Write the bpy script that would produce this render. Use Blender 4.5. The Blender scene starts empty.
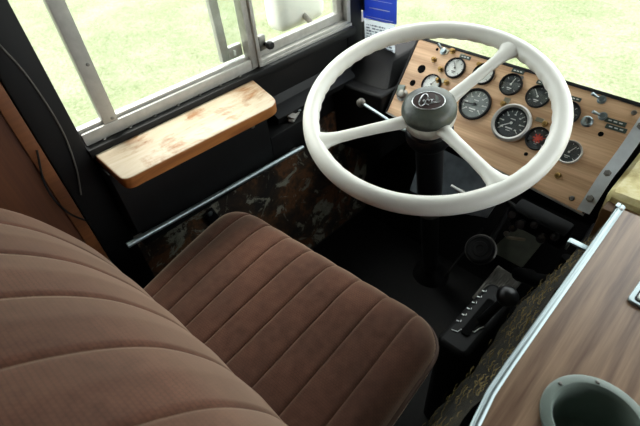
import bpy, bmesh, math, random
from mathutils import Vector, Matrix, Euler
random.seed(7)
S = bpy.context.scene
COL = S.collection
# ------------------------------------------------------------------ camera
cd = bpy.data.cameras.new('camera'); cam = bpy.data.objects.new('camera', cd); COL.objects.link(cam)
cd.sensor_width = 36.0; cd.lens = 430.46 / 640 * 36; cd.clip_start = 0.01
M = Matrix(((0.70711621, -0.4396617, 0.5537908), (0.70305135, 0.52082044, -0.48421572), (-0.07553447, 0.73174016, 0.67738533)))
cam.matrix_world = Matrix.Translation((0, 0, 1.2)) @ M.to_4x4()
cd.dof.use_dof = True; cd.dof.focus_distance = 0.85; cd.dof.aperture_fstop = 6.5
S.camera = cam
# ------------------------------------------------------------------ light
w = bpy.data.worlds.new('overcast_sky'); S.world = w; w.use_nodes = True
bg = w.node_tree.nodes['Background']; bg.inputs[0].default_value = (0.93, 0.97, 1.0, 1); bg.inputs[1].default_value = 3.2
sl = bpy.data.lights.new('sun', 'SUN'); sl.energy = 4.0; sl.angle = math.radians(32); sl.color = (1, .97, .91)
so = bpy.data.objects.new('sun', sl); COL.objects.link(so)
so.rotation_euler = Vector((0.40, -0.05, -0.85)).to_track_quat('-Z', 'Y').to_euler()
vs = S.view_settings; vs.view_transform = 'Standard'; vs.look = 'None'; vs.gamma = 1; vs.use_curve_mapping = False
vs.exposure = 0.6

# ------------------------------------------------------------------ helpers
def lin(c): return c / 12.92 if c <= .04045 else ((c + .055) / 1.055) ** 2.4
def rgb(r, g, b): return (lin(r / 255), lin(g / 255), lin(b / 255), 1)

class NT:
    def __init__(s, name):
        s.m = bpy.data.materials.new(name); s.m.use_nodes = True; s.t = s.m.node_tree
        s.b = s.t.nodes['Principled BSDF']; s.out = s.t.nodes['Material Output']
    def n(s, typ, **k):
        nd = s.t.nodes.new(typ)
        for a, v in k.items():
            if a.startswith('i_'):
                key = a[2:]; key = int(key) if key.isdigit() else key.replace('_', ' ')
                nd.inputs[key].default_value = v
            else: setattr(nd, a, v)
        return nd
    def l(s, a, b): s.t.links.new(a, b)
    def coords(s, scale=(1, 1, 1), rot=(0, 0, 0), kind='Object'):
        tc = s.n('ShaderNodeTexCoord'); mp = s.n('ShaderNodeMapping')
        mp.inputs['Scale'].default_value = scale; mp.inputs['Rotation'].default_value = rot
        s.l(tc.outputs[kind], mp.inputs[0]); return mp.outputs[0]
    def noise(s, vec, scale, detail=4, rough=.6, dist=0):
        nd = s.n('ShaderNodeTexNoise'); nd.inputs['Scale'].default_value = scale; nd.inputs['Detail'].default_value = detail
        nd.inputs['Roughness'].default_value = rough; nd.inputs['Distortion'].default_value = dist
        s.l(vec, nd.inputs['Vector']); return nd.outputs[0]
    def ramp(s, fac, stops):
        r = s.n('ShaderNodeValToRGB'); e = r.color_ramp.elements
        while len(e) < len(stops): e.new(.5)
        for i, (p, c) in enumerate(stops): e[i].position = p; e[i].color = c
        s.l(fac, r.inputs[0]); return r.outputs[0]
    def mix(s, fac, a, b, mode='MIX'):
        m = s.n('ShaderNodeMix', data_type='RGBA', blend_type=mode)
        for sock, v in ((m.inputs[0], fac), (m.inputs[6], a), (m.inputs[7], b)):
            if isinstance(v, (int, float, tuple)): sock.default_value = v
            else: s.l(v, sock)
        return m.outputs[2]
    def bump(s, h, strength=.3, dist=.002):
        b = s.n('ShaderNodeBump'); b.inputs['Strength'].default_value = strength; b.inputs['Distance'].default_value = dist
        s.l(h, b.inputs['Height']); s.l(b.outputs[0], s.b.inputs['Normal'])
    def col(s, c):
        if isinstance(c, tuple): s.b.inputs['Base Color'].default_value = c
        else: s.l(c, s.b.inputs['Base Color'])
    def set(s, **k):
        for a, v in k.items(): s.b.inputs[a.replace('_', ' ')].default_value = v
        return s.m

def plain(name, c, rough=.5, metal=0, var=.25, scale=30, bump=0, spec=.5):
    t = NT(name); v = t.coords()
    nz = t.noise(v, scale)
    d = tuple(x * (1 - var) for x in c[:3]) + (1,); l = tuple(min(1, x * (1 + var)) for x in c[:3]) + (1,)
    t.col(t.ramp(nz, [(.3, d), (.7, l)]))
    if bump: t.bump(nz, bump, .002)
    return t.set(Roughness=rough, Metallic=metal, Specular_IOR_Level=spec)

MT = {}
MT['black'] = plain('black_paint', rgb(9, 9, 10), .5, var=.4, scale=18, bump=.15, spec=.3)
MT['blackplastic'] = plain('black_plastic', rgb(11, 12, 15), .4, var=.2)
MT['rubber'] = plain('black_rubber', rgb(10, 10, 11), .6, var=.3, bump=.1, spec=.3)
MT['chrome'] = plain('chrome', rgb(146, 158, 160), .3, .8, var=.03)
MT['alu'] = plain('aluminium', rgb(176, 174, 168), .4, .35, var=.12, scale=45)
MT['litalu'] = plain('lit_aluminium', rgb(212, 218, 220), .38, .25, var=.08, scale=60)  # lighter copy of the aluminium; light on the bracket put into its colour
MT['steel'] = plain('worn_steel', rgb(130, 128, 122), .42, .7, var=.3, scale=60)
MT['white'] = plain('white_wheel_plastic', rgb(236, 234, 224), .3, var=.04, scale=14)
MT['brass'] = plain('tarnished_brass', rgb(150, 120, 70), .4, .9, var=.3, scale=90)
MT['dialdark'] = plain('dark_dial', rgb(52, 60, 62), .4, var=.15, scale=60)
MT['dialgrey'] = plain('grey_dial', rgb(128, 136, 134), .4, var=.15, scale=60)
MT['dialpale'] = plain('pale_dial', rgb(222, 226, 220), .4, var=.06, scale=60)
MT['mark'] = plain('white_print', rgb(225, 228, 225), .5, var=.03)
MT['red'] = plain('red_needle', rgb(200, 70, 50), .5, var=.05)
MT['hole'] = plain('dark_void', rgb(6, 6, 6), .9, var=.1, spec=.1)
MT['cream'] = plain('cream_headliner', rgb(84, 76, 66), .8, var=.08)
MT['tag_blue'] = plain('blue_print', rgb(40, 66, 190), .45, var=.08)
MT['tag_white'] = plain('white_card', rgb(232, 236, 238), .5, var=.03)
def card_m(name, c):
    t = NT(name); d = t.n('ShaderNodeBsdfTranslucent'); d.inputs[0].default_value = c; mx = t.n('ShaderNodeMixShader'); mx.inputs[0].default_value = .6
    t.col(c); t.l(t.b.outputs[0], mx.inputs[1]); t.l(d.outputs[0], mx.inputs[2]); t.l(mx.outputs[0], t.out.inputs[0]); return t.m
MT['tag_white'] = card_m('white_card', rgb(236, 240, 242)); MT['tag_blue'] = card_m('blue_print', rgb(88, 116, 200))
MT['ink'] = plain('dark_ink', rgb(120, 126, 140), .6, var=.1)
MT['cupgrey'] = plain('grey_green_plastic', rgb(112, 124, 116), .4, var=.1)
MT['plategreen'] = plain('dark_green_plate', rgb(58, 70, 62), .4, var=.2)
MT['clearplate'] = plain('small_metal_plate', rgb(150, 146, 128), .3, .6, var=.15)
MT['wire'] = plain('grey_wire', rgb(88, 84, 78), .5)
MT['straw'] = plain('dry_straw', rgb(116, 100, 58), .9, var=.4, scale=200)
MT['tan'] = plain('tan_lever', rgb(150, 138, 116), .5)

def fabric():
    t = NT('ribbed_brown_velour'); v = t.coords()
    br = t.n('ShaderNodeTexBrick', offset=.5, squash=1); t.l(v, br.inputs[0])
    br.inputs['Scale'].default_value = 120; br.inputs['Mortar Size'].default_value = .035; br.inputs['Mortar Smooth'].default_value = .6
    br.inputs['Brick Width'].default_value = .6; br.inputs['Row Height'].default_value = .5
    nz = t.noise(v, 7, 5); nf = t.noise(v, 60, 4)
    base = t.ramp(nz, [(.28, rgb(66, 38, 28)), (.55, rgb(90, 54, 40)), (.75, rgb(108, 68, 52))])
    weave = t.mix(br.outputs['Fac'], base, rgb(48, 27, 21))
    t.col(t.mix(.22, weave, t.ramp(nf, [(.3, rgb(46, 30, 24)), (.7, rgb(112, 82, 66))])))
    t.bump(br.outputs['Fac'], -.5, .0015)
    return t.set(Roughness=.85, Sheen_Weight=.85, Sheen_Roughness=.42, Sheen_Tint=rgb(240, 212, 184), Specular_IOR_Level=.2)
MT['fabric'] = fabric()
MT['piping'] = plain('brown_piping', rgb(84, 60, 48), .7, var=.15)

def wood(name, a, b, c, axis, rough=.35, scale=1.0, ring=6, coat=0):
    t = NT(name)
    sc = [9, 9, 9]; sc[axis] = 1.1
    v = t.coords(tuple(x * scale for x in sc))
    n1 = t.noise(v, 3.0, 6, .62, .8)
    sc2 = [140, 140, 140]; sc2[axis] = 5
    v2 = t.coords(tuple(x * scale for x in sc2)); n2 = t.noise(v2, 1.6, 3, .6)
    wv = t.n('ShaderNodeTexWave', wave_type='BANDS', bands_direction='Y' if axis == 0 else 'X', wave_profile='SIN')
    t.l(v, wv.inputs[0]); wv.inputs['Scale'].default_value = ring * .12; wv.inputs['Distortion'].default_value = 7; wv.inputs['Detail'].default_value = 3
    wv.inputs['Detail Scale'].default_value = 1.4
    base = t.ramp(n1, [(.3, a), (.52, b), (.72, c)])
    s1 = t.mix(.5, base, t.ramp(wv.outputs[1], [(.1, a), (.7, c)]))
    t.col(t.mix(.3, s1, t.ramp(n2, [(.35, a), (.65, c)])))
    t.bump(n2, .06, .001)
    return t.set(Roughness=rough, Coat_Weight=coat, Coat_Roughness=.15)
MT['dashwood'] = wood('dash_wood_laminate', rgb(168, 126, 90), rgb(214, 172, 130), rgb(234, 198, 158), 0, .4)
MT['consolewood'] = wood('console_wood_laminate', rgb(78, 52, 38), rgb(122, 92, 70), rgb(158, 130, 104), 1, .36, 1.0, 9)
MT['wallwood'] = wood('orange_wall_panel', rgb(74, 38, 18), rgb(92, 50, 24), rgb(106, 60, 30), 2, .6)
MT['lipwood'] = wood('orange_varnished_lip', rgb(84, 46, 22), rgb(108, 62, 30), rgb(124, 74, 38), 1, .5)

def armwood():
    t = NT('worn_varnished_pine'); v = t.coords((9, 1.2, 9)); n1 = t.noise(v, 3.5, 6, .65, .6)
    v2 = t.coords((7, 4.2, 7)); n2 = t.noise(v2, 1.7, 6, .66, .4)
    n3 = t.noise(t.coords((40, 12, 40)), 2.0, 5, .7)
    worn = t.ramp(n1, [(.3, rgb(176, 154, 124)), (.6, rgb(200, 184, 160)), (.8, rgb(214, 204, 186))])
    stain = t.ramp(n1, [(.3, rgb(118, 74, 34)), (.7, rgb(176, 122, 66))])
    mask = t.ramp(n2, [(.50, (0, 0, 0, 1)), (.60, (1, 1, 1, 1))])
    mk = t.mix(1.0, mask, t.ramp(n3, [(.35, (.25, .25, .25, 1)), (.6, (1, 1, 1, 1))]), 'MULTIPLY')
    top = t.mix(mk, worn, stain)
    g = t.n('ShaderNodeNewGeometry'); sp = t.n('ShaderNodeSeparateXYZ'); t.l(g.outputs['True Normal'], sp.inputs[0])
    f = t.ramp(sp.outputs[2], [(.55, (0, 0, 0, 1)), (.9, (1, 1, 1, 1))])
    side = t.ramp(n1, [(.3, rgb(130, 74, 30)), (.7, rgb(186, 120, 58))])
    t.col(t.mix(f, side, top)); t.bump(n1, .1, .001)
    return t.set(Roughness=.5)
MT['armwood'] = armwood()

def rust():
    t = NT('peeling_rusty_paint'); v = t.coords((1, 1, 1)); n1 = t.noise(v, 9, 7, .7, .4); n2 = t.noise(v, 14, 7, .72, .8); n3 = t.noise(v, 40, 5, .7)
    base = t.ramp(n1, [(.36, rgb(18, 15, 13)), (.48, rgb(54, 38, 24)), (.56, rgb(104, 66, 36)), (.66, rgb(30, 24, 20))])
    pale = t.ramp(n3, [(.3, rgb(104, 104, 92)), (.7, rgb(156, 156, 140))])
    m = t.ramp(n2, [(.55, (0, 0, 0, 1)), (.58, (1, 1, 1, 1))])
    t.col(t.mix(m, base, pale)); t.bump(n2, .5, .004)
    return t.set(Roughness=.7)
MT['rust'] = rust()

def floor_m():
    t = NT('dirty_black_floor_mat'); v = t.coords(); n1 = t.noise(v, 5, 7, .7); n2 = t.noise(v, 120, 3, .7)
    b = t.ramp(n1, [(.35, rgb(7, 7, 9)), (.6, rgb(14, 15, 17)), (.78, rgb(34, 29, 23))])
    t.col(t.mix(.25, b, t.ramp(n2, [(.4, rgb(4, 4, 4)), (.75, rgb(36, 33, 28))]))); t.bump(n2, .3, .002)
    return t.set(Roughness=.7, Specular_IOR_Level=.2)
MT['floor'] = floor_m()

def carpet_m():
    t = NT('dirty_black_carpet'); v = t.coords(); n1 = t.noise(v, 10, 6, .7); n2 = t.noise(v, 240, 4, .8)
    b = t.ramp(n1, [(.35, rgb(18, 18, 15)), (.55, rgb(38, 36, 25)), (.72, rgb(86, 75, 42))])
    t.col(t.mix(.35, b, t.ramp(n2, [(.35, rgb(8, 8, 8)), (.7, rgb(70, 64, 42))]))); t.bump(n2, .6, .004)
    return t.set(Roughness=.95)
MT['carpet'] = carpet_m()

def cap_m():
    t = NT('weathered_grey_green_cap'); v = t.coords(); n1 = t.noise(v, 26, 6, .65)
    t.col(t.ramp(n1, [(.36, rgb(62, 66, 60)), (.52, rgb(88, 94, 86)), (.68, rgb(100, 100, 86)), (.76, rgb(80, 66, 46))])); t.bump(n1, .12, .001)
    return t.set(Roughness=.38)
MT['cap'] = cap_m()
MT['emblem'] = plain('brown_emblem', rgb(66, 50, 48), .3, var=.15)
MT['silver'] = plain('silver_script', rgb(205, 208, 206), .25, .7, var=.05)

def fibre():
    t = NT('yellowed_fibreglass'); v = t.coords(); n1 = t.noise(v, 16, 6, .65)
    t.col(t.ramp(n1, [(.3, rgb(160, 134, 72)), (.5, rgb(214, 200, 140)), (.68, rgb(240, 232, 190))])); t.bump(n1, .4, .005)
    return t.set(Roughness=.6)
MT['fibre'] = fibre()
MT['brownblock'] = plain('oily_brown_block', rgb(96, 66, 34), .6, var=.4, scale=25)

def ground_m():
    t = NT('dry_grass_ground'); v = t.coords(); n1 = t.noise(v, 1.3, 6, .62); n2 = t.noise(v, 9, 6, .72); n3 = t.noise(v, 28, 6, .8)
    b = t.ramp(n1, [(.36, rgb(88, 104, 60)), (.5, rgb(122, 126, 98)), (.62, rgb(154, 150, 136))])
    b2 = t.mix(.5, b, t.ramp(n2, [(.3, rgb(76, 92, 46)), (.52, rgb(118, 122, 95)), (.7, rgb(154, 150, 136))]))
    t.col(t.mix(.55, b2, t.ramp(n3, [(.34, rgb(66, 80, 46)), (.5, rgb(116, 122, 94)), (.66, rgb(160, 157, 142))]))); t.bump(n3, .5, .03)
    return t.set(Roughness=.9, Specular_IOR_Level=.1)
MT['ground'] = ground_m()
MT['blade'] = plain('grass_blades', rgb(142, 148, 114), .9, var=.1, scale=1.5, spec=.05)

def glass_m(name, tint=(1, 1, 1, 1)):
    t = NT(name); t.t.nodes.remove(t.b)
    tr = t.n('ShaderNodeBsdfTransparent'); tr.inputs[0].default_value = tint
    gl = t.n('ShaderNodeBsdfGlossy'); gl.inputs['Roughness'].default_value = .02
    fr = t.n('ShaderNodeFresnel'); ge = t.n('ShaderNodeNewGeometry'); mp = t.n('ShaderNodeMapRange')   # same reflectance on both faces of the thin pane
    mp.inputs['To Min'].default_value = 1.45; mp.inputs['To Max'].default_value = 1 / 1.45; t.l(ge.outputs['Backfacing'], mp.inputs['Value']); t.l(mp.outputs[0], fr.inputs[0])
    mx = t.n('ShaderNodeMixShader'); t.l(fr.outputs[0], mx.inputs[0]); t.l(tr.outputs[0], mx.inputs[1]); t.l(gl.outputs[0], mx.inputs[2])
    t.l(mx.outputs[0], t.out.inputs[0]); return t.m
MT['glass'] = glass_m('window_glass', (.95, .97, .95, 1))
MT['gaugeglass'] = glass_m('gauge_glass')

def basis(d):
    d = Vector(d).normalized(); a = Vector((0, 0, 1)) if abs(d.z) < .9 else Vector((1, 0, 0))
    x = a.cross(d).normalized(); return x, d.cross(x), d

class MB:
    def __init__(s): s.v = []; s.f = []
    def add(s, vs, fs):
        o = len(s.v); s.v += [tuple(x) for x in vs]; s.f += [tuple(o + i for i in f) for f in fs]; return s
    def box(s, c, d, rot=(0, 0, 0), bev=0, seg=2):
        bm = bmesh.new(); bmesh.ops.create_cube(bm, size=1)
        for v in bm.verts: v.co = Vector((v.co.x * d[0], v.co.y * d[1], v.co.z * d[2]))
        if bev: bmesh.ops.bevel(bm, geom=list(bm.edges), offset=bev, segments=seg, affect='EDGES', profile=.6)
        R = Euler(rot).to_matrix(); c = Vector(c)
        bm.verts.index_update()
        s.add([R @ v.co + c for v in bm.verts], [[v.index for v in f.verts] for f in bm.faces]); bm.free(); return s
    def bb(s, a, b, bev=0):
        return s.box([(a[i] + b[i]) / 2 for i in range(3)], [abs(b[i] - a[i]) for i in range(3)], bev=bev)
    def tube(s, pts, r, n=10, closed=False, caps=True):
        pts = [Vector(p) for p in pts]; rs = r if isinstance(r, (list, tuple)) else [r] * len(pts)
        rings = []; N = len(pts); px = None
        for i, p in enumerate(pts):
            if closed: d = pts[(i + 1) % N] - pts[i - 1]
            else: d = pts[min(i + 1, N - 1)] - pts[max(i - 1, 0)]
            d.normalize()
            if px is None: x, y, _ = basis(d)
            else: x = (px - d * px.dot(d)).normalized(); y = d.cross(x)
            px = x
            rings.append([p + (x * math.cos(2 * math.pi * k / n) + y * math.sin(2 * math.pi * k / n)) * rs[i] for k in range(n)])
        vs = [v for R in rings for v in R]; fs = []
        for i in range(N if closed else N - 1):
            j = (i + 1) % N
            for k in range(n): fs.append((i * n + k, i * n + (k + 1) % n, j * n + (k + 1) % n, j * n + k))
        if caps and not closed: fs += [tuple(range(n))[::-1], tuple((N - 1) * n + k for k in range(n))]
        return s.add(vs, fs)
    def lathe(s, prof, o=(0, 0, 0), axis=(0, 0, 1), n=32):
        x, y, d = basis(axis); o = Vector(o); vs = []; fs = []
        for (r, h) in prof:
            for k in range(n):
                a = 2 * math.pi * k / n; vs.append(o + d * h + (x * math.cos(a) + y * math.sin(a)) * max(r, 1e-5))
        for i in range(len(prof) - 1):
            for k in range(n): fs.append((i * n + k, i * n + (k + 1) % n, (i + 1) * n + (k + 1) % n, (i + 1) * n + k))
        return s.add(vs, fs)
    def prism(s, poly, h0, h1, fr=None):
        """poly in (a,b), extruded along third axis; fr maps (a,b,h)->xyz"""
        fr = fr or (lambda a, b, h: (a, b, h)); n = len(poly)
        vs = [fr(a, b, h0) for a, b in poly] + [fr(a, b, h1) for a, b in poly]
        fs = [tuple(range(n))[::-1], tuple(range(n, 2 * n))] + [(i, (i + 1) % n, n + (i + 1) % n, n + i) for i in range(n)]
        return s.add(vs, fs)
    def build(s, name, mat, parent=None, smooth=35, label=None, bevel=0, recalc=True):
        me = bpy.data.meshes.new(name); me.from_pydata(s.v, [], s.f)
        if recalc:
            bm = bmesh.new(); bm.from_mesh(me); bmesh.ops.recalc_face_normals(bm, faces=bm.faces); bm.to_mesh(me); bm.free()
        if smooth: me.shade_smooth(); me.set_sharp_from_angle(angle=math.radians(smooth))
        me.materials.append(MT[mat] if isinstance(mat, str) else mat)
        ob = bpy.data.objects.new(name, me); COL.objects.link(ob)
        if parent: ob.parent = parent
        if label: ob['label'] = label
        if bevel:
            bv = ob.modifiers.new('bevel', 'BEVEL'); bv.width = bevel; bv.segments = 2; bv.limit_method = 'ANGLE'
        return ob
def arc(pts, n=8):
    """Catmull-Rom through pts"""
    P = [Vector(p) for p in pts]; P = [P[0] * 2 - P[1]] + P + [P[-1] * 2 - P[-2]]; out = []
    for i in range(1, len(P) - 2):
        for k in range(n):
            t = k / n; a, b, c, d = P[i - 1:i + 3]
            out.append(.5 * ((2 * b) + (c - a) * t + (2 * a - 5 * b + 4 * c - d) * t * t + (3 * b - a - 3 * c + d) * t ** 3))
    return out + [P[-2]]
def tag(o, label, cat, group=None):
    o['label'] = label; o['category'] = cat
    if group: o['group'] = group
    return o
def thing(name, label, cat, loc=(0, 0, 0), mat=None, group=None):
    o = bpy.data.objects.new(name, None); o.empty_display_size = .05; COL.objects.link(o)
    o.matrix_world = (Matrix.Translation(loc) @ mat.to_4x4()) if mat else Matrix.Translation(loc)
    return tag(o, label, cat, group)
def struct(o, label=None):
    o['kind'] = 'structure'
    if label: o['label'] = label
    return o

# ================================================================== setting
XW = -.86
struct(MB().bb((-.92, -2.2, -.04), (1.4, 1.2, 0)).build('floor', 'floor'), 'dirty black floor of the cab under the pedals')
struct(MB().bb((-.95, -2.25, 1.78), (1.45, 1.35, 1.82)).build('ceiling', 'cream'), 'cream ceiling of the cab')
# left wall, window opening y .155..0.915, z .765..1.45
m = MB()
m.bb((-.92, -2.2, 0), (XW, 1.12, .745)); m.bb((-.92, -2.2, .745), (XW, .085, 1.78)); m.bb((-.92, .085, 1.38), (XW, 1.12, 1.78))
wl = struct(m.build('wall_left', 'black'), 'black painted side wall beneath the sliding window')
MB().bb((XW, .05, .02), (XW + .008, 1.0, .515)).build('rusty_panel', 'rust', wl)
m = MB(); m.bb((1.37, -2.2, 0), (1.4, 1.12, .85)); m.bb((1.37, -2.2, 1.5), (1.4, 1.12, 1.78)); m.bb((1.37, -2.2, .85), (1.4, .2, 1.5))
struct(m.build('wall_right', 'cream'), 'right wall of the cab')
struct(MB().bb((-.92, -2.24, 0), (1.4, -2.2, 1.78)).build('wall_rear', 'cream'), 'rear wall of the cab')
m = MB(); m.bb((-.92, 1.12, -.3), (1.4, 1.17, .60)); m.bb((-.92, 1.12, 1.50), (1.4, 1.2, 1.8))
struct(m.build('wall_front', 'black'), 'black firewall below the windscreen')
# toe board
m = MB().prism([(.98, 0), (1.12, .28), (1.12, 0)], -.85, .0, lambda a, b, h: (h, a, b))
struct(m.build('trim_4', 'floor'), 'dark sloping toe board behind the pedals')
# jamb, wood panel and pillar
struct(MB().bb((XW - .03, .085, .02), (XW + .022, .152, 1.5), bev=.004).build('trim_1', 'black'), 'black window jamb beside the orange wood panel')
t2 = MB().bb((XW, -2.1, .02), (XW + .016, .083, 1.7)).build('trim_2', 'wallwood'); struct(t2, 'orange-brown wood wall panel behind the driver seat')
MB().bb((XW + .016, .060, .02), (XW + .022, .083, 1.7), bev=.002).build('edge_strip', 'lipwood', t2)
struct(MB().bb((-.905, .925, .5), (XW + .004, .988, 1.62), bev=.006).build('trim_3', 'black'), 'black front corner pillar beside the windscreen')
m = MB(); m.bb((XW - .02, .15, .735), (XW + .03, .93, .757), bev=.003)
sill = struct(m.build('trim_5', 'black'), 'black sill strip under the window rail')
for i in range(7):
    MB().lathe([(0, .003), (.004, .002), (.0045, 0)], (XW + .012 , .19 + i * .057, .757), (0, 0, 1), 10).build('screw', 'steel', sill)

# side window ------------------------------------------------------
win = bpy.data.objects.new('window_1', None); COL.objects.link(win); win['kind'] = 'structure'; win['label'] = 'aluminium framed sliding side window of the cab'
ZT = 1.37
m = MB(); m.bb((XW - .03, .155, .757), (XW + .012, .585, .783), bev=.003); m.bb((XW + .0, .155, .783), (XW + .004, .585, .79), bev=.001)
r1 = m.build('bottom_rail', 'alu', win)
m = MB(); m.bb((XW - .03, .60, .757), (XW + .012, .93, .772), bev=.003); m.bb((XW - .022, .60, .772), (XW - .004, .93, .795), bev=.002); m.bb((XW + .012, .60, .752), (XW + .016, .93, .764), bev=.001)
m.build('bottom_rail', 'alu', win)
MB().bb((XW - .03, .15, ZT - .03), (XW + .012, .93, ZT + .012), bev=.003).build('top_rail', 'alu', win)
m = MB(); m.bb((XW - .006, .203, .783), (XW + .012, .232, ZT - .03), bev=.002); m.bb((XW - .012, .206, .78), (XW - .006, .214, ZT - .03))
st = m.build('stile', 'alu', win)
for z in (.79, .90, 1.05): MB().lathe([(0, .002), (.003, .0015), (.0034, 0)], (XW + .012, .222, z), (1, 0, 0), 10).build('screw', 'steel', st)
m = MB(); m.bb((XW - .014, .573, .76), (XW + .014, .598, ZT - .02), bev=.002); m.bb((XW + .012, .590, .76), (XW + .020, .599, ZT - .02), bev=.001)
m.build('stile', 'alu', win)
m = MB(); m.bb((XW - .028, .512, .79), (XW - .014, .534, ZT - .03), bev=.002); m.bb((XW - .028, .534, .79), (XW - .014, .572, .818), bev=.002)
sa = m.build('sash', 'alu', win)
MB().box((XW - .012, .548, .803), (.003, .006, .012), bev=.001).build('slot', 'mark', sa)
m = MB(); m.bb((XW - .022, .893, .795), (XW - .004, .915, ZT - .03), bev=.002); m.bb((XW - .03, .915, .757), (XW + .012, .93, ZT), bev=.002)
m.build('stile', 'alu', win)
for y0, y1, x in ((.157, .204, XW - .012), (.230, .574, XW - .008), (.534, .575, XW - .021), (.597, .895, XW - .012)):
    MB().bb((x - .002, y0, .785), (x + .002, y1, ZT - .02)).build('pane', 'glass', win, smooth=0)
m = MB(); m.box((XW + .012, .612, .812), (.012, .020, .036), bev=.004); m.bb((XW - .004, .605, .797), (XW + .010, .630, .802))
la = m.build('latch', 'steel', win)
MB().lathe([(0, 0), (.0045, 0), (.0045, .012), (.009, .013), (.010, .02), (.008, .026), (0, .027)], (XW + .016, .617, .808), (1, .1, 0), 16).build('knob', 'rubber', la)

# windscreen
ws = bpy.data.objects.new('window_2', None); COL.objects.link(ws); ws['kind'] = 'structure'; ws['label'] = 'wide flat windscreen above the dashboard'
MB().bb((-.86, 1.138, .60), (1.37, 1.144, 1.50)).build('pane', 'glass', ws, smooth=0)
MB().bb((-.90, 1.12, .585), (1.37, 1.16, .605), bev=.003).build('seal', 'rubber', ws)
MB().bb((.24, 1.12, .6), (.28, 1.16, 1.50), bev=.003).build('divider', 'black', ws)

# ground outside
m = MB(); m.add([(-40, -40, -.75), (40, -40, -.75), (40, 40, -.75), (-40, 40, -.75)], [(0, 1, 2, 3)])
struct(m.build('ground', 'ground', smooth=0), 'bright dry grass outside the cab')
def blades(cnt, seed, mat, name, label):
    rnd = random.Random(seed); m = MB(); vs = []; fs = []
    for i in range(cnt):
        if rnd.random() < .6: x, y = rnd.uniform(-6.5, -1.25), rnd.uniform(.2, 4)
        else: x, y = rnd.uniform(-5, 1.2), rnd.uniform(1.6, 7)
        h = rnd.uniform(.006, .02); a = rnd.uniform(0, 6.28); wd = rnd.uniform(.003, .007)
        dx, dy = math.cos(a) * wd, math.sin(a) * wd; lx, ly = rnd.gauss(0, .03), rnd.gauss(0, .03); o = len(vs)
        vs += [(x - dx, y - dy, -.755), (x + dx, y + dy, -.755), (x + lx, y + ly, -.75 + h)]; fs.append((o, o + 1, o + 2))
    m.add(vs, fs); o = m.build(name, mat, smooth=0, recalc=False); tag(o, label, 'grass'); o['kind'] = 'stuff'
blades(14000, 3, 'blade', 'grass', 'short sunlit grass blades outside the windows')

# exterior mirror
mr = thing('side_mirror', 'white rounded side mirror outside the front window', 'mirror', (-1.15, .99, .705))
MB().box((0, 0, .12), (.09, .21, .28), bev=.04, seg=4).build('housing', 'white', mr)
MB().tube([(.03, .0, .02), (.14, -.02, -.02), (.245, -.03, -.02)], .009).build('arm', 'steel', mr)

# ================================================================== left side fittings
# shelf / arm rest
def rounded(poly, rads, n=6):
    out = []; N = len(poly)
    for i in range(N):
        p = Vector(poly[i]); a = Vector(poly[i - 1]); b = Vector(poly[(i + 1) % N]); r = rads[i]
        if r <= 0: out.append(tuple(p)); continue
        da = (a - p).normalized(); db = (b - p).normalized(); s = p + da * r; e = p + db * r
        for k in range(n + 1):
            t = k / n; out.append(tuple(s * (1 - t) ** 2 + p * 2 * t * (1 - t) + e * t * t))
    return out
arm = MB().prism(rounded([(-.855, .158), (-.704, .156), (-.692, .522), (-.83, .556), (-.853, .56)], [.004, .02, .035, .004, .004]), .720, .744).build('armrest_shelf', 'armwood', bevel=.006)
tag(arm, 'worn varnished wooden armrest shelf under the sliding window', 'shelf')
bx = MB(); bx.bb((XW + .002, .154, .515), (-.785, .545, .718), bev=.004); bx.bb((XW + .002, .546, .515), (-.785, .70, .602), bev=.004)
b0 = bx.build('side_box', 'black'); tag(b0, 'black metal box running along the wall under the armrest', 'box')
MB().lathe([(0, .003), (.005, .002), (.006, 0)], (-.785, .50, .66), (1, 0, 0), 12).build('bolt', 'steel', b0)
lt = thing('metal_latch', 'small bare metal latch lying on the black box ahead of the armrest', 'latch', (-.812, .655, .603))
MB().box((0, 0, .004), (.016, .06, .006), rot=(0, 0, .5), bev=.002).build('plate', 'alu', lt)
MB().box((.006, -.012, .010), (.022, .022, .007), rot=(.1, .2, .4), bev=.003).build('tongue', 'alu', lt)
MB().tube([(-.006, -.022, .010), (-.010, .002, .014), (.0, .024, .010)], .0028, 8).build('loop', 'chrome', lt)
rod = thing('chrome_rail', 'thin chrome rail along the lower edge of the black side box', 'rail', (-.77, .12, .5))
MB().tube([(.0, .0, .057), (.0, .515, .033)], .0065, 14).build('bar', 'chrome', rod)
for y, z in ((.03, .0555), (.49, .034)): MB().box((-.009, y, z), (.010, .02, .006), bev=.001).build('bracket', 'steel', rod)
# dusty ledge ahead of it
tag(MB().prism([(XW + .002, .605), (XW + .045, .605), (XW + .048, .622), (XW + .012, .64), (XW + .002, .66)], .60, .92, lambda a, b, h: (a, h, b)).build('wall_ledge', MT['black']), 'dusty black ledge on the wall below the front window', 'ledge')
# strap on the rusty wall
sp = thing('wall_strap', 'small dark strap with metal stud on the peeling wall', 'strap', (XW + .012, .36, .36))
MB().box((.004, 0, .04), (.008, .03, .11), rot=(.25, 0, 0), bev=.003).build('strap', 'blackplastic', sp)
MB().lathe([(0, .004), (.006, .003), (.008, 0)], (.008, -.012, .085), (1, 0, 0), 12).build('stud', 'chrome', sp)
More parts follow.
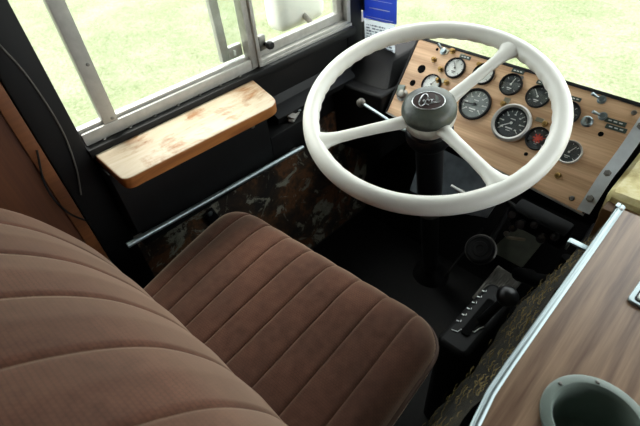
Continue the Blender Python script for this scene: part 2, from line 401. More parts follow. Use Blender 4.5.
# wire on the jamb
wr = MB().tube(arc([(XW + .026, .10, 1.3), (XW + .026, .098, 1.1), (XW + .026, .105, 1.0), (XW + .026, .122, .92), (XW + .027, .128, .82), (XW + .027, .118, .74), (XW + .03, .10, .68)], 8), .0016, 6).build('cable', 'wire')
tag(wr, 'thin grey cable running down the black window jamb', 'cable')
wr = MB().tube(arc([(XW + .028, .075, .80), (XW + .032, .055, .73), (XW + .030, .062, .66), (XW + .03, .09, .61)], 8), .002, 6).build('cable', 'rubber')
tag(wr, 'dark looping cable on the orange wood panel', 'cable')
# tag on the pillar
pt = thing('paper_tag', 'blue and white paper tag hanging beside the front pillar', 'tag', (-.80, 1.0, .66))
MB().box((0, 0, .045), (.108, .0015, .10), rot=(.05, 0, .05)).build('card', 'tag_white', pt)
MB().box((-.001, -.0022, .135), (.116, .0015, .078), rot=(.05, 0, .05), bev=.0005).build('header', 'tag_blue', pt)
m = MB(); rnd = random.Random(5)
for r in range(9):
    x = -.046
    while x < .042:
        wd = rnd.uniform(.003, .012)
        if rnd.random() < .75: m.box((x + wd / 2, -.0022 + (x) * .05, .012 + r * .0085), (wd, .001, rnd.uniform(.002, .005)), rot=(.05, 0, .05))
        x += wd + .0025
m.build('print', 'ink', pt)
m = MB()
m.box((0, -.0035, .128), (.07, .001, .0022), rot=(.05, 0, .05)); m.box((0, -.0035, .15), (.085, .001, .0012), rot=(.05, 0, .05)); m.box((0, -.0033, .103), (.095, .001, .0012), rot=(.05, 0, .05))
m.build('rule_line', 'mark', pt)
MB().box((-.058, -.004, .14), (.010, .012, .045), bev=.003).build('clip', 'blackplastic', pt)

# black cowl at the corner left of the dash
cw = thing('corner_cowl', 'black plastic corner cowl left of the wooden dash panel', 'cowl', (-.77, .95, .4))
m = MB().prism(rounded([(-.085, -.10), (.088, -.085), (.094, .16), (-.085, .16)], [.01] * 4), .0, .215)
m.build('body', 'rubber', cw, bevel=.008)
m = MB(); v = [(-.075, -.06, .216), (.075, -.05, .216), (.09, .155, .216), (-.08, .155, .216), (-.06, .02, .285), (.03, .03, .262), (.08, .15, .30), (-.07, .15, .30)]
m.add(v, [(0, 1, 5, 4), (1, 2, 6, 5), (2, 3, 7, 6), (3, 0, 4, 7), (4, 5, 6, 7)]); m.build('hood', 'rubber', cw, bevel=.006)

# ================================================================== dashboard
n = Vector((0, -.7317, .6816)).normalized(); u = Vector((1, 0, 0)); v = n.cross(u)
DM = Matrix((u, v, n)).transposed()
DO = Vector((-.67, .944, .6455))
dash = thing('dashboard', 'wood laminate dashboard panel full of round gauges and switches', 'dashboard', DO, DM)
quad = [(-.007, .110), (.003, -.104), (.560, -.1535), (.578, .088)]
MB().prism(quad, -.012, 0).build('panel', 'dashwood', dash, bevel=.0015)
m = MB(); m.prism([(-.012, .111), (-.002, -.108), (.003, -.104), (-.007, .110)], -.02, .002); m.prism([(-.012, .110), (.578, .088), (.58, .095), (-.012, .116)], -.02, .002)
m.prism([(.556, -.1535), (.560, -.1535), (.578, .088), (.575, .088)], -.02, .0025)
m.build('edge_trim', 'rubber', dash)
m = MB(); m.prism([(.003, -.104), (.560, -.1535), (.560, -.1575), (.003, -.108)], -.014, .003); m.build('lower_lip', 'steel', dash)
m = MB(); m.prism([(-.004, .10), (.006, -.098), (.55, -.147), (.57, .08)], -.10, -.0125); m.build('back_box', 'black', dash)

def gauge(x, y, R, dial, ring='rubber', chrome=False, nd=50, ticks=True, needle='mark', big=False):
    k = R
    g = MB()
    if chrome: prof = [(k * .76, .002), (k * .80, .010), (k * .90, .013), (k * .98, .010), (k, .004), (k, -.004)]
    else: prof = [(k * .84, .002), (k * .87, .007), (k * .95, .0085), (k, .006), (k, -.004)]
    g.lathe(prof, (0, 0, 0), (0, 0, 1), 40)
    go = g.build('gauge', ring, dash); go.location = (x, y, 0)
    if chrome:
        MB().lathe([(k * .70, .003), (k * .72, .0075), (k * .79, .0085), (k * .80, .002)], n=40).build('inner_ring', 'rubber', go)
    q = k * (.74 if chrome else .86)
    MB().lathe([(0, .002), (q, .002), (q, -.003)], n=36).build('dial', dial, go)
    if ticks:
        m = MB(); N = 13 if big else 7
        for i in range(N):
            a = math.radians(220 - i * 260 / (N - 1)); ln = .22 if i % 2 == 0 else .12
            rr = q * (.92 - ln / 2)
            m.box((math.cos(a) * rr, math.sin(a) * rr, .0026), (q * ln, q * .05, .0008), rot=(0, 0, a))
            if big and i % 2 == 0:
                m.box((math.cos(a) * q * .62, math.sin(a) * q * .62, .0026), (q * .13, q * .09, .0008))
        m.box((0, -q * .38, .0026), (q * .5, q * .09, .0008)); m.box((0, -q * .55, .0026), (q * .3, q * .05, .0008))
        if big: m.box((0, q * .28, .0026), (q * .36, q * .06, .0008))
        m.build('dial_marks', 'mark' if dial != 'dialpale' else 'wire', go)
    a = math.radians(nd)
    m = MB(); m.box((math.cos(a) * q * .35, math.sin(a) * q * .35, .0042), (q * .8, q * .06, .0008), rot=(0, 0, a)); m.lathe([(0, .006), (q * .09, .0055), (q * .1, .003)], n=14)
    m.build('needle', needle, go)
    MB().lathe([(0, .0062), (q * .995, .0058)], n=32).build('glass', 'gaugeglass', go)
    return go
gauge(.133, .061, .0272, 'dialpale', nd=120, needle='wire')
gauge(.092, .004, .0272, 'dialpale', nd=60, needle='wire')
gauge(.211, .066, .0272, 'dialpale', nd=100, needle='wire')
gauge(.227, -.009, .0400, 'dialgrey', nd=190, big=True, needle='rubber')
gauge(.286, .060, .0265, 'dialdark', nd=75)
gauge(.356, .051, .0265, 'dialdark', nd=130)
gauge(.331, -.024, .0455, 'dialdark', ring='alu', chrome=True, nd=215, big=True)
gauge(.402, -.038, .0270, 'dialdark', nd=20, needle='red')
gauge(.430, .035, .0270, 'dialdark', nd=100)
gg = gauge(.474, -.043, .0265, 'dialdark', ring='alu', nd=60)
m = MB()
for k in range(4): m.box((0, 0, .0046), (.022, .003, .001), rot=(0, 0, k * math.pi / 4))
o = m.build('star_mark', 'red', dash); o.location = (.402, -.038, 0)
def hole(x, y, r):
    o = MB().lathe([(r, .0005), (r * .92, .0012), (r * .86, .0003), (0, .0003)], n=24).build('switch_hole', 'hole', dash); o.location = (x, y, 0)
hole(.043, .035, .0115); hole(.037, -.007, .0085); hole(.511, .014, .0055); hole(.395, -.079, .0045); hole(.06, .095, .004)
def knob(x, y, r=.0048, h=.012, mat='brass'):
    o = MB().lathe([(r * 1.5, 0), (r * 1.5, .002), (r * .6, .003), (r * .6, h * .5), (r, h * .6), (r * 1.02, h * .9), (r * .7, h), (0, h)], n=18).build('knob', mat, dash); o.location = (x, y, 0)
for x, y in ((.066, .067), (.097, .048), (.105, .019), (.19, .085), (.292, .012), (.105, .112 - .012), (.40, -.002), (.478, -.098), (.13, .02), (.44, -.128)): knob(x, y)
knob(.025, -.047, .011, .016, 'steel')
MB().box((.014, -.036, .003), (.022, .030, .006), rot=(0, 0, .2), bev=.004).build('switch_plate', 'cupgrey', dash)
def toggle(x, y, a=.6, az=0.):
    o = MB().lathe([(.009, 0), (.009, .003), (.006, .004), (.006, .008), (0, .008)], n=14).build('toggle_switch', 'chrome', dash); o.location = (x, y, 0)
    d = Vector((math.sin(a) * math.cos(az), math.sin(a) * math.sin(az), math.cos(a)))
    MB().tube([d * .006, d * .016, d * .026], [.0022, .003, .0038], 8).build('lever', 'chrome', o)
toggle(.479, .082, .9, 3.0); toggle(.497, .050, .8, 3.2); toggle(.080, .094, .9, 2.6)
ko = MB().lathe([(.012, 0), (.012, .003), (.009, .005), (.009, .009), (.004, .0095), (.004, .004), (0, .004)], n=20).build('key_switch', 'chrome', dash); ko.location = (.475, .030, 0)
MB().box((0, 0, .010), (.003, .014, .006), rot=(0, 0, .5)).build('key_slot', 'steel', ko)
def plate(x, y, wd, h, mat='plategreen', rot=0, lines=True):
    o = MB().box((0, 0, .001), (wd, h, .002), rot=(0, 0, rot), bev=.0006, seg=1).build('label_plate', mat, dash); o.location = (x, y, 0)
    if lines:
        m = MB(); c, s_ = math.cos(rot), math.sin(rot)
        for i in range(3):
            q = (i - 1) * wd * .26; m.box((q * c, q * s_, .0023), (wd * .16, h * .22, .0005), rot=(0, 0, rot))
        m.build('print', 'mark', o)
for x, y in ((.145, .094), (.286, .094), (.352, .083), (.428, .069)): plate(x, y, .030, .009)
plate(.524, .046, .040, .010); plate(.531, .034, .040, .010)
plate(.118, .022, .016, .012, 'clearplate', .2, False); plate(.295, .022, .015, .014, 'clearplate', 0, False); plate(.385, .003, .018, .010, 'clearplate', 0, False)
plate(.085, .108 - .012, .018, .014, 'clearplate', -.3, False); plate(.135, .108 - .012, .014, .010, 'clearplate', 0, False)
for x, y in ((.525, -.132), (.545, .075), (.30, .082)):
    o = MB().lathe([(0, .003), (.004, .0025), (.0055, 0)], n=12).build('screw', 'steel', dash); o.location = (x, y, 0)

# aluminium bracket strip on the right end of the dash
br = thing('dash_bracket', 'bent aluminium bracket strip bolted to the end of the dash', 'bracket', DO, DM)
def strip(pts, x0, x1, th=.0025):
    m = MB(); n_ = len(pts)
    vs = []
    for (y, z, o) in pts: vs += [(x0 + o, y, z), (x1 + o, y, z), (x1 + o, y, z + th), (x0 + o, y, z + th)]
    fs = [(0, 1, 2, 3), tuple(4 * (n_ - 1) + k for k in (3, 2, 1, 0))]
    for i in range(n_ - 1):
        for k in range(4): fs.append((4 * i + k, 4 * i + (k + 1) % 4, 4 * i + 4 + (k + 1) % 4, 4 * i + 4 + k))
    return m.add(vs, fs)
sb = strip(arc([(-.150, .004, -.004), (-.11, .010, -.002), (-.065, .012, 0), (-.03, .009, .004), (.02, .008, .008), (.07, .008, .010), (.12, .006, .012)], 6), .549, .574).build('strip', 'litalu', br)
for x, y in ((.557, -.120), (.561, -.060), (.570, .05)):
    o = MB().lathe([(0, .008), (.005, .008), (.0055, .003), (.008, .002), (.008, 0)], n=6).build('bolt', 'steel', br); o.location = (x, y, .012)

# yellow fibreglass cowl right of the bracket
fb = thing('fibreglass_cowl', 'yellowed fibreglass cowl between the dash bracket and the console', 'cowl', (.05, .905, .48))
MB().box((.06, .035, .085), (.396, .19, .10), rot=(.12, 0, -.03), bev=.025, seg=3).build('shell', 'fibre', fb)
MB().box((.06, -.058, .04), (.385, .045, .12), rot=(.1, 0, -.03), bev=.006).build('lower_block', 'brownblock', fb)

# under-dash plate with T handle
kp = thing('knee_plate', 'dark metal plate with a pull handle below the dash', 'plate', (-.42, .826, .464))
P = [(-.10, .032, .075), (.14, .028, .058), (.125, -.02, -.03), (.05, -.032, -.05), (-.10, -.030, -.055)]
m = MB(); m.add([Vector(p) for p in P] + [Vector(p) + Vector((0, .004, -.004)) for p in P], [(0, 1, 2, 3, 4), (9, 8, 7, 6, 5)] + [(i, (i + 1) % 5, 5 + (i + 1) % 5, 5 + i) for i in range(5)])
MT['reflectmetal'] = plain('dark_metal_painted_reflection', rgb(86, 94, 100), .3, .3, var=.3, scale=25)  # bluish glossy reflection on the dark plate put into its base colour
kb = m.build('plate', 'reflectmetal', kp, smooth=0)
MB().lathe([(.009, 0), (.009, .006), (.006, .007), (.006, .014), (.003, .014), (.003, .032), (0, .032)], (.042, -.006, -.004), (0, -.75, .66), 14).build('stem', 'steel', kp)
MB().tube([(.024, -.036, .03), (.042, -.030, .022), (.060, -.024, .014)], [.0035, .0042, .0035], 10).build('handle', 'mark', kp)
o = MB().lathe([(.004, 0), (0, .0005)], (-.02, -.008, -.02), (0, -.75, .66), 12).build('hole', 'hole', kp)

# ================================================================== steering
W = Vector((-.405, .663, .77))
n = Vector((.10, -.243, .965)).normalized(); u = Vector((0, 1, 0)).cross(n).normalized(); v = n.cross(u)
sw = thing('steering_wheel', 'large white three-spoke steering wheel with grey horn cap', 'steering wheel', W, Matrix((u, v, n)).transposed())
R, r = .2335, .0172
vs = []; fs = []; NA, NB = 288, 18
for i in range(NA):
    a = 2 * math.pi * i / NA
    for k in range(NB):
        b = 2 * math.pi * k / NB
        rr = r * (1.0 if math.sin(b) > 0 else 1.0)
        inner = max(0, math.cos(b - math.radians(215)))      # finger grips on the lower inner side
        rr -= (.0018) * inner ** 2 * (0.5 + .5 * math.cos(a * 48))
        x = R + rr * math.cos(b)
        vs.append((x * math.cos(a), x * math.sin(a), rr * 1.05 * math.sin(b)))
        fs.append((i * NB + k, ((i + 1) % NA) * NB + k, ((i + 1) % NA) * NB + (k + 1) % NB, i * NB + (k + 1) % NB))
MB().add(vs, fs).build('rim', 'white', sw, smooth=60)
for ang in (-120.5, 79.5, -23):
    a = math.radians(ang); d = Vector((math.cos(a), math.sin(a), 0)); e = Vector((-d.y, d.x, 0)); rings = []
    prof = [(.03, .0165, .012, -.024), (.06, .0145, .011, -.021), (.10, .0125, .010, -.015), (.15, .0118, .0095, -.008), (.185, .0125, .010, -.004), (.207, .0165, .012, -.001), (.222, .026, .0145, 0), (.232, .034, .0150, 0)]
    m = MB(); N = 16; vs = []
    for (s_, hw, hh, z) in prof:
        for k in range(N):
            t = 2 * math.pi * k / N; vs.append(d * s_ + e * hw * math.cos(t) + Vector((0, 0, z + hh * math.sin(t))))
    fs = [(i * N + k, i * N + (k + 1) % N, (i + 1) * N + (k + 1) % N, (i + 1) * N + k) for i in range(len(prof) - 1) for k in range(N)]
    m.add(vs, fs + [tuple(range(N)), tuple(range((len(prof) - 1) * N, len(prof) * N))]).build('spoke', 'white', sw, smooth=60)
MB().lathe([(.0, -.060), (.034, -.060), (.043, -.052), (.051, -.036), (.0535, -.024), (.0525, -.018), (.0, -.018)], n=48).build('hub', 'white', sw)
cp = MB().lathe([(.0515, -.019), (.0535, -.014), (.0535, -.006), (.050, .004), (.042, .0115), (.029, .0165), (.014, .0188), (0, .0192)], n=48).build('horn_cap', 'cap', sw, smooth=60)
ec = Vector((.002, -.006, .0168)); sx, sy = .0305, .0235; ea = math.radians(33)
def em(x, y, z=0): return (ec.x + math.cos(ea) * x - math.sin(ea) * y, ec.y + math.sin(ea) * x + math.cos(ea) * y, ec.z + z - (x * x + y * y) * 4.0)
m = MB(); vs = [em(0, 0, .0032)]; NN = 48
for k in range(NN): vs.append(em(sx * math.cos(2 * math.pi * k / NN), sy * math.sin(2 * math.pi * k / NN), .0042))
m.add(vs, [(0, 1 + k, 1 + (k + 1) % NN) for k in range(NN)]); eb = m.build('emblem', 'emblem', cp)
MB().tube([em(sx * math.cos(2 * math.pi * k / NN), sy * math.sin(2 * math.pi * k / NN), .0042) for k in range(NN)], .0011, 8, closed=True).build('emblem_ring', 'silver', cp)
m = MB()
m.tube([em(x, y, .0045) for x, y, _ in [(p.x, p.y, 0) for p in arc([(-.001, .006, 0), (-.004, .015, 0), (-.011, .014, 0), (-.016, .003, 0), (-.017, -.009, 0), (-.012, -.015, 0), (-.006, -.008, 0), (-.007, -.001, 0), (-.010, -.004, 0), (-.004, -.010, 0), (.002, -.013, 0)], 6)]], .0013, 6)
m.tube([em(p.x, p.y, .0045) for p in arc([(-.004, -.002, 0), (-.001, .002, 0), (.001, -.002, 0), (.004, .002, 0), (.006, -.002, 0), (.008, .002, 0), (.010, -.001, 0)], 5)], .0010, 6)
m.tube([em(.004, -.006, .0042), em(.022, -.001, .0042)], .0007, 6); m.tube([em(.002, -.0095, .0042), em(.020, -.0045, .0042)], .0007, 6)
m.build('emblem_script', 'silver', cp)

base = Vector((-.463, .881, 0.0)); ax = (W - base).normalized(); L = (W - base).length
sc_ = thing('steering_column', 'black steering column rising from the cab floor', 'steering column', base)
MB().lathe([(.0, L - .060), (.046, L - .060), (.049, L - .068), (.049, L - .085), (.043, L - .098), (.033, L - .103), (0, L - .103)], axis=ax, n=40).build('shroud', 'blackplastic', sc_)
MB().lathe([(0, L - .10), (.0305, L - .10), (.0305, L - .36), (0, L - .36)], axis=ax, n=32).build('jacket', 'blackplastic', sc_)
MB().lathe([(.031, L - .35), (.036, L - .352), (.036, L - .372), (.031, L - .374)], axis=ax, n=32).build('clamp', 'steel', sc_)
MB().lathe([(0, L - .36), (.025, L - .36), (.025, .03), (0, .03)], axis=ax, n=28).build('tube', 'blackplastic', sc_)
MB().lathe([(.025, .07), (.034, .05), (.042, .03), (.058, .008), (.062, -.004)], axis=ax, n=28).build('boot', 'rubber', sc_)
lv = MB().tube([(.03, -.15, .645), (-.06, -.142, .636), (-.13, -.135, .646), (-.185, -.131, .654)], .0042, 10).build('signal_lever', 'chrome', sc_)
MB().lathe([(0, -.012), (.006, -.0105), (.0108, -.005), (.012, 0), (.0108, .005), (.006, .0105), (0, .012)], (-.193, -.131, .655), (1, 0, 0), 20).build('knob', 'wire', lv)

# ================================================================== driver seat
def sdf(a, s, w_, l_, rc):
    """distance inside a rounded rectangle and its nearest boundary point"""
    qx = abs(a) - (w_ / 2 - rc); qy = abs(s - l_ / 2) - (l_ / 2 - rc)
    if qx > 0 and qy > 0:
        d = math.hypot(qx, qy)
        return rc - d, d
    return rc - max(qx, qy), None
def pad(w_, l_, th, rc, re, nch, gd, pil, fn, na=112, ns=64, dome=0):
    vs = []; fs = []; idx = {}
    def h_at(a, s, d):
        f = (a / w_ + .5) * nch; fr = f - math.floor(f); e = min(fr, 1 - fr) * w_ / nch
        k = min(1, d / re); edge = re * (1 - math.sqrt(max(0, 1 - (1 - k) ** 2)))
        g = gd * math.exp(-(e / .0026) ** 2) + pil * (1 - min(1, 2 * min(fr, 1 - fr)) ** .7) if 0.02 < a / w_ + .5 < .98 and 0 < round(f) < nch or e > .01 else 0
        return th - edge - g * min(1, d / .012 + .35) + dome * (1 - (2 * a / w_) ** 2) * (1 - (2 * s / l_ - 1) ** 2)
    for j in range(ns + 1):
        for i in range(na + 1):
            # denser sampling near the borders
            ta = i / na * 2 - 1; ts = j / ns * 2 - 1
            a = w_ / 2 * ta; s = l_ / 2 + l_ / 2 * math.copysign(1 - (1 - abs(ts)) ** 1.35, ts)
            d, dist = sdf(a, s, w_, l_, rc)
            if dist is not None and d < 0:
                cx = math.copysign(w_ / 2 - rc, a); cy = l_ / 2 + math.copysign(l_ / 2 - rc, s - l_ / 2)
                a = cx + (a - cx) * rc / dist; s = cy + (s - cy) * rc / dist; d = 0
            vs.append(fn(a, s, h_at(a, s, d)))
    for j in range(ns):
        for i in range(na): fs.append((j * (na + 1) + i, j * (na + 1) + i + 1, (j + 1) * (na + 1) + i + 1, (j + 1) * (na + 1) + i))
    # side skirt and underside from an outline
    out = []
    nseg = 14
    for cx, cy, a0 in ((w_ / 2 - rc, rc, -90), (w_ / 2 - rc, l_ - rc, 0), (-w_ / 2 + rc, l_ - rc, 90), (-w_ / 2 + rc, rc, 180)):
        for k in range(nseg + 1):
            t = math.radians(a0 + 90 * k / nseg); out.append((cx + rc * math.cos(t), cy + rc * math.sin(t)))
    # subdivide long sides
    o2 = []
    for i, p in enumerate(out):
        q = out[(i + 1) % len(out)]; Ld = math.hypot(q[0] - p[0], q[1] - p[1]); N = max(1, int(Ld / .02))
        for k in range(N): o2.append((p[0] + (q[0] - p[0]) * k / N, p[1] + (q[1] - p[1]) * k / N))
    out = o2; b = len(vs); N = len(out)
    for hh, ins in ((th - re + .001, 0), (th - re - (th - re) * .5, .001), (.008, .012), (0, .03)):
        for (a, s) in out:
            k = 1 - ins / (w_ / 2); vs.append(fn(a * k, l_ / 2 + (s - l_ / 2) * k, hh))
    for r_ in range(3):
        for k in range(N): fs.append((b + r_ * N + k, b + r_ * N + (k + 1) % N, b + (r_ + 1) * N + (k + 1) % N, b + (r_ + 1) * N + k))
    fs.append(tuple(b + 3 * N + k for k in range(N)))
    pipe = [fn(a * 1.003, l_ / 2 + (s - l_ / 2) * 1.003, th - re + .002) for a, s in out]
    return MB().add(vs, fs), pipe
YAW = math.radians(4)
seat = thing('driver_seat', 'brown ribbed velour driver seat beside the rusty wall', 'seat', (-.425, .14, 0), Euler((0, 0, YAW)).to_matrix())
WS, LS = .565, .485
def cush(a, s, h):
    sag = .018 * (s / LS) ** 2
    roll = -max(0, s - LS * .8) ** 2 * 2.0
    k = 1 - s / LS
    if a < 0: a *= 1 - .24 * k * k - .06 * k      # the cushion narrows towards the backrest on the wall side
    return (a, -.225 + s, .44 + h + sag + roll - .010)
m, pipe = pad(WS, LS, .115, .075, .045, 9, .0042, .0028, cush, 144, 64, dome=.012)
cu = m.build('seat_cushion', 'fabric', seat, smooth=60)
MB().tube(pipe, .0045, 8, closed=True).build('piping', 'piping', cu)
prof = arc([(0, .070, .44), (0, .069, .55), (0, .050, .65), (0, .012, .746), (0, -.026, .81), (0, -.080, .87), (0, -.150, .925), (0, -.21, .965)], 10)
acc = [0]
for i in range(1, len(prof)): acc.append(acc[-1] + (prof[i] - prof[i - 1]).length)
LB = acc[-1]
def onprof(s):
    s = max(0, min(LB, s))
    for i in range(1, len(acc)):
        if s <= acc[i] + 1e-9:
            t = (s - acc[i - 1]) / (acc[i] - acc[i - 1]); p = prof[i - 1].lerp(prof[i], t)
            a = prof[max(0, i - 2)]; b = prof[min(len(prof) - 1, i + 1)]; d = (b - a).normalized(); break
    return p, Vector((0, d.z, -d.y))
TB = .11
def backf(a, s, h):
    p, nn = onprof(s); q = p + nn * (h - TB); return (a - .010, q.y - .115, q.z)
m, pipe = pad(.60, LB, TB, .05, .045, 6, .0045, .0040, backf, 126, 72, dome=.008)
bk = m.build('backrest', 'fabric', seat, smooth=60)
MB().tube(pipe, .0045, 8, closed=True).build('piping', 'piping', bk)
MB().box((0, -.02, .405), (.44, .36, .05), bev=.006).build('seat_frame', 'black', seat)
MB().box((0, -.02, .19), (.32, .28, .38), bev=.01).build('pedestal', 'black', seat)
for sx_ in (-.2, .2): MB().tube([(sx_, -.20, .40), (sx_, -.21, .50), (sx_, -.26, .70)], .011, 10).build('recliner_bar', 'steel', seat)

# ================================================================== console
con = thing('engine_cover', 'wood laminate topped engine cover console with chrome edge', 'console', (.3, .25, 0))
def C3(x, y, z): return (x - .3, y - .25, z)
CZ = .68; cc = (.0557, .3245); cr = .0475
m = MB(); outl = rounded([(-.04, -.35), (.72, -.35), (.72, .705), (-.045, .705), (-.045, .28), (-.03, .16)], [.02, .02, .02, .006, .08, .06], 8)
NC = 96; circ = []; edge = []
for k in range(NC):
    a = 2 * math.pi * k / NC; d = Vector((math.cos(a), math.sin(a))); circ.append((cc[0] + d.x * cr, cc[1] + d.y * cr)); best = None
    for i in range(len(outl)):
        p = Vector(outl[i]) - Vector(cc); q = Vector(outl[(i + 1) % len(outl)]) - Vector(cc); e = q - p
        den = d.x * e.y - d.y * e.x
        if abs(den) < 1e-9: continue
        t = (p.x * e.y - p.y * e.x) / den; s_ = (p.x * d.y - p.y * d.x) / den
        if t > 0 and -1e-6 <= s_ <= 1 + 1e-6 and (best is None or t < best): best = t
    edge.append((cc[0] + d.x * best, cc[1] + d.y * best))
# replace the outer samples nearest to sharp corners by the corners
for cx, cy in ((-.045, .705), (.72, .705), (.72, -.35), (-.04, -.35)):
    i = min(range(NC), key=lambda k: (edge[k][0] - cx) ** 2 + (edge[k][1] - cy) ** 2); edge[i] = (cx, cy)
vs = [C3(x, y, CZ) for x, y in circ] + [C3(x, y, CZ) for x, y in edge] + [C3(x, y, CZ - .018) for x, y in edge] + [C3(x, y, CZ - .018) for x, y in circ]
fs = []
for k in range(NC):
    j = (k + 1) % NC
    for b in range(4):
        c = (b + 1) % 4; fs.append((b * NC + k, b * NC + j, c * NC + j, c * NC + k))
m.add(vs, fs).build('top_panel', 'consolewood', con, smooth=30)
# chrome edge strip: a ridged profile swept along the left edge
path = [(-.047, .712), (-.047, .6), (-.047, .45), (-.047, .33), (-.046, .28), (-.041, .24), (-.034, .2), (-.03, .1), (-.03, -.2)]
prf = [(-.006, -.024), (-.0065, .002), (-.004, .0035), (-.0025, .0027), (.000, .0040), (.0025, .0040), (.0045, .0030), (.0075, .0015), (.0075, 0)]
vs = []; fs = []
for (x, y) in path:
    for (a, z) in prf: vs.append(C3(x + a * .75, y, CZ + z))
for i in range(len(path) - 1):
    for k in range(len(prf) - 1): fs.append((i * 9 + k, i * 9 + k + 1, i * 9 + 10 + k, i * 9 + 9 + k))
ch = MB().add(vs, fs).build('edge_trim', 'chrome', con, smooth=50)
MB().box(C3(-.052, .708, CZ - .008), (.006, .012, .024), bev=.001).build('end_cap', 'chrome', con)
MB().lathe([(0, .002), (.003, .0015), (.0035, 0)], C3(-.045, .70, CZ + .003), n=10).build('screw', 'steel', con)
# carpeted side (sloping outwards towards the floor), front face
def side_x(z, y):
    t = 1 - z / CZ; return -.046 - .062 * min(1, t * 2.4) - .03 * t + .004 * math.sin(y * 23 + z * 9)
vs = []; fs = []; NY, NZ = 50, 20
for i in range(NY + 1):
    y = -.35 + 1.05 * i / NY
    for k in range(NZ + 1):
        z = (CZ - .019) * (1 - k / NZ); vs.append(C3(side_x(z, y) + .002 * math.sin(i * 1.7 + k * 2.3), y, z))
for i in range(NY):
    for k in range(NZ): fs.append((i * (NZ + 1) + k, i * (NZ + 1) + k + 1, (i + 1) * (NZ + 1) + k + 1, (i + 1) * (NZ + 1) + k))
MB().add(vs, fs).build('carpet_side', 'carpet', con, smooth=60, recalc=False)
m = MB(); m.prism([(-.14, 0), (.72, 0), (.72, CZ - .02), (-.05, CZ - .02), (-.11, .40)], .69, .70, lambda a, b, h: C3(a, h, b)); m.build('front_face', 'carpet', con)
# metal tab by the chrome strip
lt = MB(); lt.box(C3(-.066, .62, .645), (.035, .012, .004), rot=(0, .2, .2), bev=.001); lt.box(C3(-.083, .617, .640), (.004, .012, .018), bev=.001)
lt.build('hold_down_tab', 'chrome', con)
# straw and lint caught on the carpet
rnd = random.Random(11); m = MB()
for i in range(300):
    y = rnd.uniform(.2, .69); z = CZ - .03 - abs(rnd.gauss(0, .13)); z = max(.3, z)
    x = side_x(z, y) - .003; a = rnd.gauss(0, .5); ln = rnd.uniform(.006, .02)
    p = Vector(C3(x, y, z)); d = Vector((rnd.uniform(-.15, .05), math.cos(a), math.sin(a))) * ln
    q = p + d; q.x = min(q.x, side_x(q.z, q.y + .25) - .3 - .001)
    m.tube([p, (p + q) / 2 + Vector((-.002, 0, rnd.uniform(-.002, .002))), q], .0005, 3, caps=False)
o = m.build('straw', 'straw', con, smooth=0); o['kind'] = 'stuff'

cup = thing('cup_holder', 'grey-green round cup holder sunk into the wood console', 'cup holder', (cc[0], cc[1], CZ))
MB().lathe([(.0, -.07), (.036, -.07), (.041, -.06), (.0435, -.004), (.0445, .002), (.047, .005), (.055, .005), (.0575, .0035), (.058, .0002), (.0478, .0002)], n=56).build('bowl', 'cupgrey', cup)
for a in (20, 110, 160, 250, 300): MB().lathe([(0, .002), (.002, .0017), (.0026, 0)], (math.cos(math.radians(a)) * .051, math.sin(math.radians(a)) * .051, .005), n=10).build('screw', 'steel', cup)
ash = thing('ashtray', 'small chrome framed ashtray lid set in the wood console', 'ashtray', (.066, .545, CZ), Euler((0, 0, -.05)).to_matrix())
MB().prism(rounded([(-.042, -.03), (.042, -.03), (.042, .03), (-.042, .03)], [.008] * 4), 0, .005).build('frame', 'chrome', ash, bevel=.0015)
MB().prism(rounded([(-.036, -.024), (.036, -.024), (.036, .024), (-.036, .024)], [.005] * 4), .005, .0058).build('inlay', 'black', ash)
MB().prism(rounded([(-.034, -.022), (.034, -.022), (.034, .022), (-.034, .022)], [.005] * 4), .0058, .008).build('lid', 'mark', ash, bevel=.001)

# ================================================================== shifter
sh = thing('gear_shifter', 'black gear shifter with egg shaped knob beside the console', 'gear shifter', (-.175, .57, 0))
m = MB().prism(rounded([(-.038, -.10), (.032, -.10), (.036, .11), (-.030, .11)], [.02] * 4), 0, .38); m.build('housing', 'rubber', sh, bevel=.01)
MB().prism(rounded([(-.008, -.055), (.010, -.055), (.010, .06), (-.008, .06)], [.006] * 4), .38, .384).build('slot', 'hole', sh)
m = MB()
for i in range(6): m.box((-.026, -.035 + i * .021, .3825), (.006, .0028, .001), rot=(0, 0, .25)); m.box((-.021, -.031 + i * .021, .3825), (.0016, .005, .001), rot=(0, 0, .25))
m.build('selector_marks', 'mark', sh)
zz = [(-.024, -.062), (-.012, -.058), (-.010, -.048), (.000, -.050), (.004, -.038), (.014, -.036), (.017, -.022), (.022, -.012)]
MB().tube([(x, y, .3825) for x, y in zz], .0011, 6).build('gate_line', 'mark', sh)
MB().tube([(.008, .0, .37), (.022, .004, .42), (.036, .006, .47)], [.011, .009, .008], 14).build('stalk', 'blackplastic', sh)
k = MB().lathe([(0, -.019), (.009, -.0175), (.017, -.011), (.0205, -.001), (.020, .007), (.015, .0145), (.008, .018), (0, .019)], (.041, .004, .49), (.3, -.2, 1), 28).build('knob', 'blackplastic', sh)

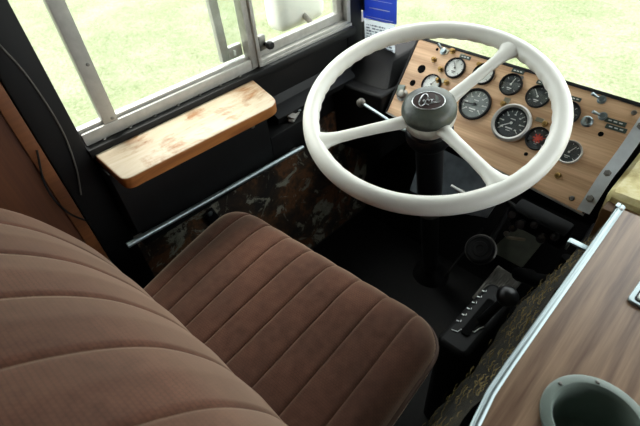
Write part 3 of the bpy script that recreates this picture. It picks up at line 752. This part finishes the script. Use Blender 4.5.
# ================================================================== pedals
ac = thing('accelerator_pedal', 'ribbed metal accelerator pedal beyond the gear knob', 'pedal', (-.245, .90, .09), Euler((math.radians(32), 0, -.12)).to_matrix())
MB().box((0, 0, 0), (.085, .13, .006), bev=.003).build('plate', 'steel', ac)
for i in range(11): MB().box((-.036 + i * .0072, 0, .0045), (.0032, .12, .004), bev=.001, seg=1).build('rib', 'steel', ac)
MB().box((0, .05, -.03), (.03, .02, .06), bev=.003).build('hinge', 'black', ac)
bp = thing('brake_pedal', 'round black brake pedal pad right of the steering column', 'pedal', (-.334, .925, .19), Euler((math.radians(38), 0, 0)).to_matrix())
MB().lathe([(0, -.006), (.042, -.006), (.044, 0), (.042, .006), (.036, .008), (.034, .005), (.024, .005), (.022, .008), (.012, .008), (.010, .005), (0, .005)], n=40).build('pad', 'rubber', bp)
MB().lathe([(.042, -.010), (.047, -.008), (.047, -.003), (.0445, -.001)], n=40).build('rim', 'steel', bp)
MB().tube([(0, 0, -.006), (0, .05, -.06), (.0, .16, -.05)], .009, 10).build('arm', 'black', bp)
lk = MB().tube([(-.40, .86, .06), (-.385, .93, .13), (-.37, 1.0, .2)], .004, 8).build('linkage_rod', 'rubber'); tag(lk, 'thin dark linkage rod between column and brake pedal', 'rod')
hp = MB().prism(rounded([(-.06, -.05), (.05, -.05), (.07, .06), (-.02, .06)], [.006] * 4), 0, .004).build('floor_plate', plain('grey_green_metal', rgb(100, 104, 92), .5, .2, var=.2)); hp.matrix_world = Matrix.Translation((-.275, 1.04, .15)) @ Euler((math.radians(63), 0, 0)).to_matrix().to_4x4()
tag(hp, 'grey-green metal plate on the toe board above the accelerator', 'plate')

# ================================================================== plumbing under the dash
vb = thing('valve_block', 'dark cluster of valves and knobs under the dash corner', 'valve', (-.195, .865, .41))
MB().box((0, .03, .0), (.14, .05, .06), rot=(.2, 0, -.08), bev=.01).build('body', 'rubber', vb)
for x, z, r_ in ((-.055, .02, .011), (-.03, .002, .013), (.0, .02, .010), (.025, -.01, .013), (.05, .012, .010), (-.045, -.022, .009)):
    MB().lathe([(0, .03), (r_ * .8, .029), (r_, .024), (r_, .014), (r_ * .6, .012), (r_ * .6, 0)], (x, .0, z), (0, -.8, .5), 14).build('knob', 'blackplastic', vb)
MB().tube([(-.068, .0, .04), (-.070, -.005, .015), (-.066, .0, -.005)], .004, 8).build('chain', 'chrome', vb)
MB().box((-.03, -.02, -.035), (.045, .008, .006), rot=(0, -.3, .2), bev=.002).build('lever', 'tan', vb)
MB().lathe([(0, .006), (.006, .005), (.008, 0)], (-.055, -.02, -.035), (0, -.8, .5), 12).build('nut', 'steel', vb)
for lab, pts, r_ in (
    ('thick black hose dropping from the valves to the accelerator', [(-.10, .88, .36), (-.11, .86, .28), (-.20, .90, .20), (-.19, .99, .12)], .02),
    ('black hose curving under the dash toward the console', [(-.085, .945, .43), (-.085, .80, .40), (-.13, .76, .28), (-.15, .82, .18)], .014),
    ('thin dark pipe along the firewall right of the column', [(-.60, 1.05, .35), (-.42, 1.03, .34), (-.28, 1.0, .33), (-.16, .95, .36)], .008)):
    tag(MB().tube(arc(pts, 8), r_, 12).build('hose', 'rubber'), lab, 'hose')
